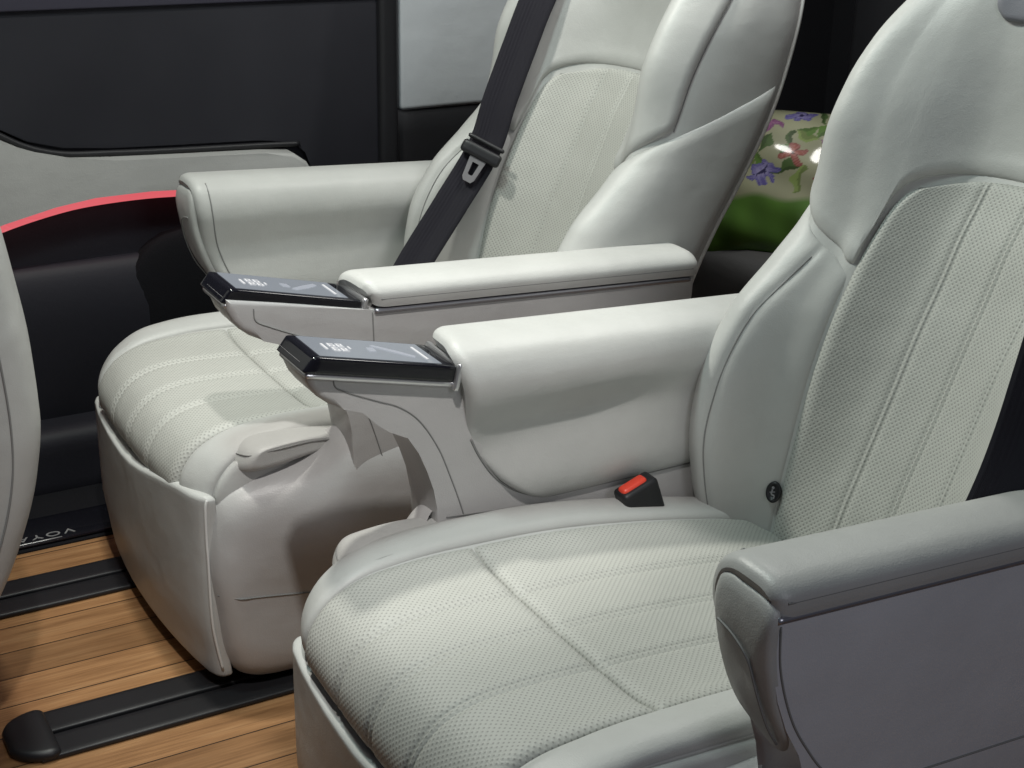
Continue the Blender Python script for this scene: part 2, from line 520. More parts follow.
def build_back(root):
    b = bpy.data.objects.new('backrest', None)
    # body
    zs = np.concatenate([np.linspace(.20, 1.03, 90), np.linspace(1.035, 1.095, 16)])
    vs = np.linspace(-9, 9, 181)[:-1]
    P = back_pt(vs[None, :], zs[:, None])
    V = P.reshape(-1, 3); nv = len(vs)
    F = gridfaces(len(zs), nv, True)
    top = V[-nv:].mean(0) + [0, 0, .008]
    bot = V[:nv].mean(0)
    V = np.vstack([V, top, bot])
    a = (len(zs) - 1) * nv
    F += [(a + j, a + (j + 1) % nv, len(V) - 2) for j in range(nv)] + [((j + 1) % nv, j, len(V) - 1) for j in range(nv)]
    body = fix_normals(mesh('backrest', V, F, LE, root, mirror=True))
    # perforated insert
    def f_ins(s, t):
        tt = (t + 1) / 2
        wid = np.where(tt > .86, 1 - .24 * (1 - np.sqrt(np.clip(1 - ((tt - .86) / .14) ** 2, 0, 1))), 1)
        z = .21 + tt * (.782 - .21 - .018 * np.abs(s) ** 2)
        return back_pt(s * 2.02 * wid, z)
    def ex(s, t, P, ls, lt):
        d = 0
        for yy in (-.068, 0, .068): d = d + .9 * welt(P[..., 1] - yy)
        return d
    panel('insert', f_ins, 280, 120, PE, body, .010, .016, (-1, 0, 0.3), ex)
    # one-piece shoulder and head panel, overhanging the bolsters with a crisp lower edge
    def zlow(v): return pchip([0, 1.2, 1.75, 2.0, 2.12, 3, 4, 4.95], [.786, .782, .770, .745, .668, .684, .712, .745], np.abs(v))
    def f_sh(s, t):
        v = s * 4.95
        z = zlow(v)
        return back_pt(v, z + (t + 1) / 2 * (1.045 - z))
    panel('shoulder_panel', f_sh, 240, 110, LE, body, .011, .022, (-1, 0, 0.2), edges=(1, 1, 1, 0))
    # headrest pad
    def f_hr(s, t):
        wid = np.where(t < -.4, 1 - .22 * (np.clip((-.4 - t) / .6, 0, 1)) ** 2, 1)
        return back_pt(s * 1.55 * wid, 1.012 + t * .047)
    panel('headrest_pad', f_hr, 60, 30, HRP, body, .012, .010, (-1, 0, 0.2), base=.006)
    # side bolsters
    for sg in (1, -1):
        def f_b(s, t):
            v = 2.08 + (s + 1) / 2 * 4.75
            zt = pchip([2, 3, 4, 5, 6, 7], [.655, .675, .705, .735, .770, .815], v)
            z = .215 + (t + 1) / 2 * (zt - .215)
            return back_pt(sg * v, z)
        def exb(s, t, P, ls, lt):
            v = 2.08 + (s + 1) / 2 * 4.75
            line = pchip([-1, -.2, .5, 1], [3.95, 3.9, 3.8, 3.35], t)
            d = (v - line) * .038
            return -0.003 * np.exp(-(d / .0035) ** 2) + .0012 * np.exp(-(d / .012) ** 2)
        o, Q = panel('side_bolster', f_b, 110, 110, LE, body, .008, .028, (-.7, sg * .5, .2), exb)
        # stitched line on the bolster
        pts = []
        sv = edge_spaced(110)
        for jt in range(6, 104, 5):
            v = pchip([-1, -.2, .5, 1], [3.95, 3.9, 3.8, 3.35], sv[jt])
            pts.append(Q[int(np.argmin(np.abs(2.08 + (sv + 1) / 2 * 4.75 - v))), jt] + np.array([-.0005, sg * .0002, .0002]))
        pts = smooth_path(np.array(pts)[[0] + list(range(1, len(pts) - 1, 2)) + [-1]], 4)
        tube('stitch_seam', pts, .0010, SEAM, body, mirror=True)
        # piping along the rear side edge
        pts = [back_pt(sg * 7.0, z) for z in np.linspace(.24, 1.0, 24)]
        tube('piping', pts, .0040, PIPE, body, mirror=True)
        # shoulder seam running up the front outer edge above the bolster
        pts = [back_pt(sg * 4.97, z) + np.array([-.0006, sg * .0006, 0]) for z in np.linspace(.745, 1.0, 18)]
        tube('shoulder_seam', pts, .0009, SEAM, body, mirror=True)
    return body

# ------------------------------------------------------------------ cushion
CPX = [(.68, .285), (.60, .312), (.50, .333), (.40, .348), (.30, .359), (.20, .366), (.12, .371), (.066, .369), (.029, .354), (.006, .326), (.002, .297), (.018, .270), (.045, .257)]
CPL = np.array(CPX)
CY = [0, .10, .165, .205, .238, .258, .266, .262]
CH = [0, .001, .006, .022, .026, .006, -.035, -.085]
def cush_pt(s, u):
    """s signed across (-7..7 control index), u along profile 0 (rear) .. 12 (front underside)."""
    s = np.asarray(s, float); u = np.asarray(u, float)
    s, u = np.broadcast_arrays(s, u)
    c = crom(CPL, u)
    e = 1e-3
    d = crom(CPL, np.minimum(u + e, 11.999)) - crom(CPL, np.maximum(u - e, 0))
    d = d / (np.linalg.norm(d, axis=-1)[..., None] + 1e-12)
    nrm = np.stack([d[..., 1], -d[..., 0]], -1)
    a = np.abs(s)
    YH = np.array([[-CY[1], CH[1]]] + [[y, h] for y, h in zip(CY, CH)])
    yh = crom(YH, a + 1)
    k = pchip([0, 2, 4, 5.2, 6.5, 8, 10, 12], [.4, .7, 1.0, .85, .45, .15, .1, .1], u)
    h = np.where(yh[..., 1] > 0, yh[..., 1] * k, yh[..., 1] * pchip([0, 7, 9, 12], [1, 1, .45, .35], u))
    y = yh[..., 0] * np.sign(np.where(s == 0, 1, s))
    x = c[..., 0] + nrm[..., 0] * h
    z = c[..., 1] + nrm[..., 1] * h
    bow = pchip([0, 5, 8, 12], [0, .0, 1, 1], u)
    x = x - .015 * bow * (1 - (y / .27) ** 2) + .028 * bow * np.clip((np.abs(y) - .17) / .096, 0, 1) ** 2.2
    return np.stack([x, y, z], -1)
USEAM = 5.0          # control index of x = .20
def build_cushion(root):
    us = np.linspace(0, 12, 120); ss = np.linspace(-7, 7, 120)
    P = cush_pt(ss[None, :], us[:, None])
    V = P.reshape(-1, 3)
    o = fix_normals(mesh('cushion', V, gridfaces(120, 120), LE, root, mirror=True))
    so = o.modifiers.new('thick', 'SOLIDIFY'); so.thickness = .01; so.offset = -1
    def stripes(s, t, P, ls, lt):
        d = 0
        for yy in (-.085, 0.0, .085): d = d + 1.3 * welt(P[..., 1] - yy)
        return d
    W = 2.62
    def f_rear(s, t): return cush_pt(s * W, .35 + (t + 1) / 2 * (USEAM - .35))
    def f_front(s, t): return cush_pt(s * W, USEAM + (t + 1) / 2 * (10.6 - USEAM))
    panel('seat_insert', f_rear, 280, 110, PE, o, .011, .018, (0, 0, 1), stripes)
    panel('front_insert', f_front, 280, 120, PE, o, .011, .018, (-.3, 0, 1), stripes)
    for sg in (1, -1):
        def f_side(s, t): return cush_pt(sg * (2.69 + (s + 1) / 2 * 2.13), .3 + (t + 1) / 2 * 10.2)
        panel('side_cushion', f_side, 60, 120, LE, o, .008, .014, (0, 0, 1))
        def f_skirt(s, t): return cush_pt(sg * (4.86 + (s + 1) / 2 * 2.1), 1.0 + (t + 1) / 2 * 10.4)
        panel('side_skirt', f_skirt, 40, 100, LE, o, .007, .012, (0, sg, .1))
    return o

# ------------------------------------------------------------------ seat
def build_arm(root, sg, tablet):
    """sg: +1 inner (aisle) side, -1 outer side. Soft face looks at the sitter, hard panel looks away."""
    G = lambda a: a * sg
    xf = .222 if tablet else .186
    ytop = lambda x: .600 - .055 * (x - .18)
    a = bpy.data.objects.new('armrest', None)
    y_in, y_out = .262, .338
    # hard core / side panel
    if tablet:
        poly = [(.024, .618), (.026, .603), (.033, .586), (.042, .574), (.055, .563), (.072, .5545), (.095, .546), (.118, .535),
                (.136, .521), (.152, .503), (.166, .481), (.177, .455), (.186, .428), (.191, .400), (.193, .300), (.66, .290), (.742, .42), (.748, .553), (.23, .572), (.21, .576)]
        core = slab('armrest', poly, G(y_in), G(y_out), PL, root, .009, True, 5)
    else:
        poly = [(.190, .590), (.188, .560), (.192, .525), (.201, .490), (.214, .457), (.232, .425), (.250, .396), (.256, .365), (.257, .26), (.66, .24), (.742, .42), (.748, .552)]
        core = slab('armrest', poly, G(.288), G(.358), OU if S > 0 else PL, root, .008, True)
    yo = y_out if tablet else .358
    yi = y_in if tablet else .288
    capm = LE if tablet or S < 0 else GR  # near outer arm gets the darker copy, its shade put into the colour
    # one leather skin: outward lip, top, rolled edge and soft face towards the sitter
    drop = lambda x: -.055 * (x - .2)
    xe = .752
    sec = [(yo + .0018, .579), (yo + .0034, .588), (yo + .0025, .598), (yo - .006, .6062), (yo - .020, .6105), (yi + .022, .6110), (yi + .004, .607), (yi - .011, .597), (yi - .0205, .578),
           (yi - .0225, .555), (yi - .016, .525), (yi - .010, .50), (yi - .008, .475), (yi - .008, .45), (yi - .008, .42), (yi - .004, .395), (yi + .004, .380)]
    if tablet:
        xl = [.226, .224, .221, .218, .214, .211, .209, .210, .214, .219, .225, .231, .241, .255, .278, .310, .345]
    else:
        xl = [.190, .189, .188, .187, .187, .187, .188, .188, .189, .191, .196, .202, .211, .222, .240, .266, .302]
    zo = 0 if tablet else -.004
    Lc = smooth_path([(x, G(y), z + zo + (drop(x) if z > .57 else 0)) for x, (y, z) in zip(xl, sec)], 6)
    Rc = smooth_path([(xe if z > .56 else xe - (.56 - z) * .25, G(y), z + zo + drop(xe) * np.clip((z - .37) / .2, 0, 1)) for (y, z) in sec], 6)
    def f_pad(s_, t_):
        q = (t_ + 1) / 2 * (len(Lc) - 1)
        k = ((s_ + 1) / 2)[..., None]
        return crom(Lc, q) * (1 - k) + crom(Rc, q) * k
    def ex_pad(s_, t_, P, ls, lt):
        z = P[..., 2]; x = P[..., 0]
        f = -.011 * np.exp(-((z - .470 - .10 * np.clip(x - .22, 0, .3)) / .034) ** 2) + .006 * np.exp(-((z - .555) / .035) ** 2) + .005 * np.exp(-((z - .41) / .03) ** 2)
        if not tablet: f = f * .15
        side = np.clip((G(1) * -P[..., 1] + yi + .01) / .02, 0, 1)
        return f * side * np.clip(1 - (x - .40) / .2, .1, 1)
    cap, Q = panel('arm_pad', f_pad, 90, 110, capm, core, .012, .018, (0, 0, 1), ex_pad, base=-.010, edges=(1, 1, 0, 1))
    fix_normals(cap)
    edge = [(p_[0] - .0008, G(yi - .0004 if tablet else yi + .0), p_[2] - .0008) for p_ in list(Q[0, 74::4]) + list(Q[4:80:8, -1])]
    if tablet: tube('pad_edge_seam', edge, .0016, SEAM, cap, mirror=True)
    # rounded front and rear closing of the pad's top
    for c_, dx in ((Q[0], 1), (Q[-1], -1)):
        n_ = 70
        p_ = c_[:n_]
        m_ = p_.mean(0)
        V = np.concatenate([p_, m_ + (p_ - m_) * .97 + [dx * .001, 0, -.001], m_[None] + [dx * .002, 0, -.004]])
        F = gridfaces(2, n_) + [(n_ + k, n_ + k + 1, 2 * n_) for k in range(n_ - 1)] + [(2 * n_ - 1, n_, 2 * n_)]
        fix_normals(mesh('pad_end', V, F, capm, cap, mirror=True))
    # seam line in the cap's outward face, then dark strip below it
    yo2 = yo + .0046
    tube('pad_seam', [(x, G(yo2), .591 - .055 * (x - .18)) for x in np.linspace(xf + .012, .738, 12)], .0012, SEAM, core, mirror=True)
    tube('trim_strip', [(x, G(yo + .0012), .5745 - .055 * (x - .18)) for x in np.linspace(xf + .004, .735, 12)], .0038, CHR, core, mirror=True)
    if not tablet:
        row = Q[np.argmin(np.abs(np.linalg.norm(Q[:, 60] - Q[0, 60], axis=1) - .028))]
        tube('edge_seam', [row[k] + np.array([0, G(-.0004), 0]) for k in range(46, 104, 6)], .0012, SEAM, cap, mirror=True)
        # front end: moulded pad with seam
        fo = smooth_path([(G(.284), .582), (G(.320), .590), (G(.358), .582), (G(.359), .54), (G(.357), .49), (G(.352), .44), (G(.320), .405), (G(.292), .44), (G(.284), .52)], 6, True)
        c = fo.mean(0); V = []; n = len(fo)
        for k, (sc_, dx) in enumerate(((1, .004), (1, -.001), (.95, -.004), (.85, -.006), (.5, -.0075), (0.01, -.008))):
            p = c + (fo - c) * sc_
            xx = pchip([.39, .425, .457, .49, .525, .56, .59], [.250, .232, .214, .201, .192, .188, .190], p[:, 1])
            V.append(np.stack([xx + dx, p[:, 0], p[:, 1]], 1))
        fix_normals(mesh('end_pad', np.concatenate(V), gridfaces(6, n, True), GR if S > 0 else LE, core, mirror=True))  # near end pad takes the darker copy too, for its shade
        tube('end_seam', [(xx - .0085, G(yy), zz) for xx, yy, zz in ((.1895, .293, .545), (.1895, .315, .540), (.1915, .335, .525), (.200, .342, .49), (.2135, .343, .455), (.231, .338, .428))], .0012, SEAM, core, mirror=True)
        tube('panel_seam', [(x, G(.3585), z) for x, z in ((.196, .566), (.199, .53), (.208, .495), (.222, .46), (.240, .43), (.262, .40), (.29, .375), (.33, .357))], .0011, SEAM, core, mirror=True)
        tube('panel_seam', [(x, G(.3582), .360 - .06 * (x - .33)) for x in np.linspace(.33, .68, 6)], .0012, SEAM, core, mirror=True)
    else:
        # seams on both faces of the console neck
        for yy in (-sg, sg):
            tube('trim_seam', drape(core, smooth_path([(.060, .600), (.062, .584), (.078, .574), (.112, .558), (.142, .544), (.168, .521), (.192, .482), (.208, .442), (.222, .402), (.236, .355)], 4), yy) if yy * sg > 0 else
                 [(x, G(y_in - .0003), z) for x, z in ((.060, .600), (.062, .584), (.078, .574), (.112, .558), (.142, .544), (.168, .521), (.192, .482), (.208, .442), (.222, .402), (.236, .355))], .0009, SEAM, core, mirror=True)
        tube('base_seam', [(.203, G(y_in - .0003), .388), (.245, G(y_in - .0003), .384), (.30, G(y_in - .0003), .379)], .0010, SEAM, core, mirror=True)
        tube('panel_seam', [(.223, G(y_out + .0003), .572), (.224, G(y_out + .0003), .54), (.225, G(y_out + .0003), .505)], .0010, SEAM, core, mirror=True)
        # silver collar behind and under the screen
        dirx = np.array([.9733, 0, -.2295]); up = np.array([.2295, 0, .9733])
        o0 = np.array([.038, 0, .6275])
        def loc(P):      # local (along, across, up) to seat coordinates
            P = np.asarray(P, float)
            q = o0 + P[:, :1] * dirx + P[:, 2:3] * up
            q[:, 1] = P[:, 1]
            return q
        ya, yb = sorted((G(.250), G(.334)))
        rbox('collar', (.178, ya - .003, -.030), (.186, yb + .003, .004), .003, SIL, core, 6, loc, True)
        rbox('under_trim', (-.010, ya + .001, -.027), (.180, yb - .001, -.019), .004, SIL, core, 6, loc, True)
        def tabdef(P):
            q = np.array(P)
            k = np.clip((.02 - q[:, 0]) / .035, 0, 1)
            q[:, 2] = np.where(q[:, 2] > -.009, q[:, 2] - 0 * k, q[:, 2])
            q[:, 0] = q[:, 0] - np.clip(-q[:, 2] / .02, 0, 1) * .014 * k
            return loc(q)
        tab = rbox('control_screen', (-.005, ya, -.020), (.178, yb, 0), (.004, .004, .0025), BLK, core, 10, tabdef, True)
        e = .0006
        def plate(nm, pts, mat, lift):
            V = loc([(p[0], p[1], lift) for p in pts])
            o = mesh(nm, V, [tuple(range(len(pts)))], mat, tab, smooth=False, mirror=True)
            bm = bmesh.new(); bm.from_mesh(o.data)
            bmesh.ops.recalc_face_normals(bm, faces=bm.faces)
            for f_ in bm.faces:
                if f_.normal.z < 0: f_.normal_flip()
            bm.to_mesh(o.data); bm.free()
            return o
        y0, y1 = ya + .006, yb - .006
        plate('display', [(.004, y0), (.160, y0), (.160, y1), (.004, y1)], SCRN, e)
        ym = (y0 + y1) / 2; ds = 1 if S > 0 else -1
        # glyphs: a block of readings, a seat figure, a short bar
        V = []; F = []
        def quad(x, y, dx, dy):
            b = len(V)
            V.extend([(x, y), (x + dx, y), (x + dx, y + dy), (x, y + dy)]); F.append((b, b + 1, b + 2, b + 3))
        gx = .030
        for r_ in range(2):
            for c_ in range(2):
                X = gx + c_ * .014; Y = ym - .017 + r_ * .019
                quad(X, Y, .011, .0026); quad(X, Y + .006, .011, .0026); quad(X, Y + .0125, .011, .0026)
                quad(X + .0006, Y, .0026, .015); quad(X + .0078, Y + (.006 if c_ else 0), .0026, .009)
        quad(gx - .011, ym - .012, .004, .026)
        quad(gx + .030, ym - .004, .003, .012)
        plate('display_bar', [(.146, ym - .022), (.1495, ym - .022), (.1495, ym + .022), (.146, ym + .022)], SCRW, .0012)
        V = [(.040 + (x - .040) * .78, ym + (y - ym) * .78) for x, y in V]
        W = loc([(p[0], p[1], .0012) for p in V])
        o = mesh('readout', W, F, SCRW, tab, smooth=False, mirror=True)
        # reclining seat figure
        fg = [(.088, ym + .014), (.094, ym + .018), (.118, ym + .002), (.136, ym - .014), (.132, ym - .020), (.112, ym - .006)]
        plate('seat_figure', fg, SCRF, .0012)
        plate('seat_figure', [(.080, ym + .006), (.090, ym + .008), (.089, ym - .006), (.079, ym - .008)], SCRF, .0012)
    return core

def build_base(root):
    body = rbox('base', (.03, -.245, .015), (.64, .245, .22), .03, PL, root, 8, None, True)
    for sg in (1, -1):
        top = [(.165, .370), (.19, .392), (.225, .402), (.40, .402)] if sg > 0 else [(.165, .352), (.19, .355), (.225, .358), (.40, .358)]
        fl = 1.0 if sg > 0 else .25
        out = smooth_path([(.014, .288), (.034, .320), (.075, .336), (.13, .350)] + top + [(.56, .355), (.64, .34), (.655, .20), (.62, .07),
                           (.50, .022), (.30, .012), (.13, .012), (.055, .022), (.022, .06), (.010, .14), (.004, .22)], 6, True)
        cov = puff('side_cover', out, [(.10, .18), (.3, .19), (.55, .19)], lambda x, sg=sg: sg * (.244 + fl * .034 * pchip([0, .14, .20, .7], [0, 0, 1, 1], x)), sg * .292, PL, body, .40, 2.5, 34, lambda x, z: fl * sg * .056 * pchip([.02, .09, .18, .27], [0, .30, .85, 1], x) * pchip([.05, .15, .28, .36], [0, .25, .9, 1], z))
        pts = drape(cov, [(x, .172 - .115 * x) for x in np.linspace(.012, .60, 26)], sg)
        tube('cover_seam', pts, .0010, SEAM, body, mirror=True)
    # leg rest panel, bowed, with side flaps
    def bow(P):
        q = P.copy()
        y = q[:, 1]; z = q[:, 2]
        q[:, 0] = q[:, 0] - .024 * (1 - (y / .27) ** 2) + .012 * np.clip((.12 - z) / .1, 0, 1) + .010 * np.clip((np.abs(y) - .23) / .04, 0, 1) ** 2
        k = np.clip((-y * S + .03) / .28, 0, 1); k = k * k * (3 - 2 * k)
        q[:, 2] = np.where(z > .2, z - .043 * (1 - k) * (z - .2) / .12, z)
        return q
    leg = rbox('leg_rest', (-.005, -.268, .030), (.016, .268, .318), (.008, .014, .008), LE, root, 22, bow, True)
    for sg in (1, -1):
        tube('piping', [(.016, sg * .2660, .045), (.005, sg * .2670, .12), (.004, sg * .2670, .22), (.004, sg * .2660, .258)] + ([(.005, sg * .2660, .300), (.008, sg * .2655, .313)] if sg * S < 0 else []), .0022, PIPE, leg, mirror=True)
    return body

def build_seat(loc, sgn, label):
    global S
    S = sgn
    root = empty('captain_seat', label, 'car seat', loc, 'second row captain seats')
    build_base(root)
    build_cushion(root)
    # side pad tucked between cushion and base cover
    for sg in (1,):
        out = smooth_path([(.048, .340), (.056, .372), (.085, .387), (.14, .389), (.19, .384), (.228, .374), (.222, .362), (.17, .350), (.10, .336)], 6, True)
        p = puff('side_pad', out, [(.09, .375), (.14, .38), (.19, .377)], sg * .205, sg * .288, LE, root, .6, 2.0, 22)
        tube('pad_seam', drape(p, [(.054, .366), (.066, .372), (.10, .378), (.15, .380), (.20, .377), (.222, .374)], sg), .0010, SEAM, p, mirror=True)
    build_back(root)
    build_arm(root, 1, True)
    build_arm(root, -1, False)
    # buckle on the inner side
    def tilt(P):
        c = np.array([.468, .225, .33]); a = R(20)
        q = P - c
        q = np.stack([q[:, 0] * math.cos(a) - q[:, 2] * math.sin(a), q[:, 1], q[:, 0] * math.sin(a) + q[:, 2] * math.cos(a)], 1)
        return q + c + np.array([.012, 0, .014])
    bk = rbox('buckle', (.434, .212, .24), (.488, .242, .384), .006, DKP, root, 8, tilt, True)
    rbox('release_button', (.4385, .2185, .374), (.4765, .2355, .3885), .005, RED, bk, 6, tilt, True)
    return root
near_seat = build_seat((0, 0, 0), 1.0, 'near pale grey captain seat with perforated cushion and dim grey armrest in the foreground')
far_seat = build_seat((0, 0.85, 0), -1.0, 'far pale grey captain seat beside the dark door with a seat belt across its back')
S = 1.0
# marker button on the near seat's back
def marker_button():
    p = np.array([.626, .156, .373])
    n = Vector((-.80, -.42, .30)).normalized()
    rot = n.to_track_quat('Z', 'Y').to_matrix()
    V = []; F = []; sg = 28
    prof = [(.0, .0), (.0115, .0), (.0125, .003), (.0115, .0055), (.009, .006), (.0085, .005), (.0, .005)]
    for r_, h in prof[1:]:
        for k in range(sg):
            a = 2 * math.pi * k / sg
            V.append(np.array(rot @ Vector((r_ * .85 * math.cos(a), r_ * 1.15 * math.sin(a), h))) + p)
    F = gridfaces(len(prof) - 1, sg, True)
    F.append(tuple((len(prof) - 2) * sg + k for k in range(sg)))
    o = fix_normals(mesh('anchor_marker', V, F, DKP, near_seat))
    # little light figure on it
    W = []; G = []
    def disc(cx, cy, r_, n_=10):
        b = len(W)
        for k in range(n_):
            a = 2 * math.pi * k / n_
            W.append(np.array(rot @ Vector((cx + r_ * math.cos(a), cy + r_ * math.sin(a), .0066))) + p)
        G.append(tuple(range(b, b + n_)))
    def bar(x0, y0, x1, y1, w_):
        d = Vector((x1 - x0, y1 - y0)).normalized(); nn = Vector((-d.y, d.x)) * w_ / 2
        b = len(W)
        for x, y in ((x0 + nn.x, y0 + nn.y), (x1 + nn.x, y1 + nn.y), (x1 - nn.x, y1 - nn.y), (x0 - nn.x, y0 - nn.y)):
            W.append(np.array(rot @ Vector((x, y, .0064))) + p)
        G.append((b, b + 1, b + 2, b + 3))
    disc(-.0005, .0058, .0019); bar(-.001, .0035, -.0015, -.003, .002); bar(-.0015, -.003, .003, -.004, .002); bar(.003, -.004, .003, -.0078, .0016); bar(.003, .001, -.004, -.001, .0012)
    mesh('figure', W, G, SIL, o, smooth=False)
marker_button()

# ------------------------------------------------------------------ seat belts
def belt_far():
    t = empty('seat_belt', 'black seat belt with metal buckle tongue hanging across the far seat back', 'seat belt', (.68, 1.05, .66))
    inv = Vector(t.location)
    C = smooth_path([(.81, 1.0, .99), (.754, 1.0, .886), (.722, 1.0, .813), (.685, 1.0, .724), (.656, 1.0, .645), (.592, 1.0, .554), (.522, 1.0, .458), (.46, 1.0, .36)], 8)
    C = C - np.array(inv)
    side = np.cross(np.array([-.52, 0, -.85]), np.array([-.55, -.78, .30])); side = side / np.linalg.norm(side)
    ribbon('webbing', C, side, .058, .0016, WEB, t)
    # tongue
    def frame(P):
        c = np.array([.650, .995, .640]) - np.array(inv)
        T = np.array([-.52, 0, -.85]); T /= np.linalg.norm(T)
        s_ = side - T * (side @ T); s_ /= np.linalg.norm(s_)
        n_ = np.cross(T, s_)
        if n_[1] > 0: n_ = -n_
        return c + P[:, :1] * s_ + P[:, 1:2] * T + P[:, 2:3] * n_
    def bend(P):
        q = P.copy(); q[:, 1] += -.10 * 0 + 3.0 * q[:, 0] ** 2 * 0
        return frame(q)
    tg = rbox('tongue_grip', (-.036, -.008, .000), (.036, .014, .014), .006, DKP, t, 8, bend)
    rbox('tongue_lip', (-.034, -.020, .002), (.034, -.012, .010), .004, DKP, tg, 6, frame)
    # metal plate with a slot: four bars
    bm = bmesh.new()
    outer = [(-.015, .012), (.015, .012), (.011, .050), (.007, .056), (-.007, .056), (-.011, .050)]
    inner = [(-.006, .022), (.006, .022), (.0045, .042), (.003, .044), (-.003, .044), (-.0045, .042)]
    V = [(a, b, .0075) for a, b in outer] + [(a, b, .0075) for a, b in inner] + [(a, b, .0050) for a, b in outer] + [(a, b, .0050) for a, b in inner]
    F = []
    for k in range(6):
        j = (k + 1) % 6
        F += [(k, j, 6 + j, 6 + k), (12 + k, 18 + k, 18 + j, 12 + j), (k, 12 + k, 12 + j, j), (6 + k, 6 + j, 18 + j, 18 + k)]
    fix_normals(mesh('tongue_plate', frame(np.array(V)), F, TONG, tg, smooth=False))
belt_far()
def belt_near():
    C = smooth_path([(.66, -.235, .95), (.60, -.265, .80), (.562, -.275, .68), (.550, -.275, .63), (.534, -.275, .582), (.51, -.272, .52), (.49, -.265, .46)], 8)
    o = ribbon('seat_belt', C, np.cross([-.3, 0, -.95], [-.65, -.7, .3]), .048, .0016, WEB)
    tag(o, 'plain black strip of seat belt at the right edge behind the dim armrest', 'seat belt')
belt_near()

# ------------------------------------------------------------------ floor
def build_floor():
    V = [(-3, -1.0, 0), (3, -1.0, 0), (3, 1.146, 0), (-3, 1.146, 0)]
    tag(mesh('floor', V, [(0, 1, 2, 3)], WOOD, smooth=False), kind='structure')
    V = [(-3, 1.146, .003), (3, 1.146, .003), (3, 1.60, .003), (-3, 1.60, .003), (-3, 1.146, -.02), (3, 1.146, -.02)]
    tag(mesh('sill_floor', V, [(0, 1, 2, 3), (4, 5, 1, 0)], CARP, smooth=False), kind='structure')
build_floor()
def rail(y0, y1, x0, label):
    t = empty('seat_rail', label, 'seat rail', (x0, (y0 + y1) / 2, 0), 'floor seat rails')
    ym = (y1 - y0) / 2
    L = 1.1
    for a, b in ((-ym, -.004), (.004, ym)):
        rbox('rail_cover', (.012, a, .001), (L, b, .009), .003, DKP, t, 5)
    rbox('slot', (.012, -.0045, .0005), (L, .0045, .003), .001, CARP, t, 3)
    def cap(P):
        q = P.copy()
        k = np.clip((.03 - q[:, 0]) / .05, 0, 1)
        q[:, 1] = q[:, 1] * np.sqrt(np.clip(1 - .75 * k ** 2, 0.05, 1))
        return q
    rbox('end_cap', (-.022, -ym - .002, .001), (.040, ym + .002, .018), (.014, .010, .008), DKP, t, 12, cap)
    return t
rail(.545, .655, -.262, 'black floor rail with rounded end cap nearest the camera')
rail(.945, 1.050, -.62, 'black floor rail running under the far side of the far seat')
def scuff():
    t = empty('scuff_plate', 'black sill plate with upside down lettering beside the far wood plank', 'sill plate', (-.15, 1.19, .004))
    rbox('plate', (-.5, -.036, 0), (.30, .06, .006), .002, BLK, t, 4)
    c = bpy.data.curves.new('lettering', 'FONT')
    c.body = 'VOYAH'; c.size = .028; c.extrude = .0004; c.space_character = 1.25
    c.align_x = 'CENTER'
    o = bpy.data.objects.new('lettering', c)
    COL.objects.link(o)
    o.rotation_euler = (0, 0, math.pi)
    o.scale = (1.15, .8, 1)
    bpy.context.view_layer.update()
    dg = bpy.context.evaluated_depsgraph_get()
    me = bpy.data.meshes.new_from_object(o.evaluated_get(dg))
    me.transform(o.matrix_world)
    bpy.data.objects.remove(o)
    me.materials.clear(); me.materials.append(LETR)
    lo = link(bpy.data.objects.new('lettering', me), t)
    lo.location = (.044, -.008, .0068)
    rbox('line', (-.06, -.0325, .0058), (.082, -.0295, .0068), .0005, LETR, t, 2)
scuff()

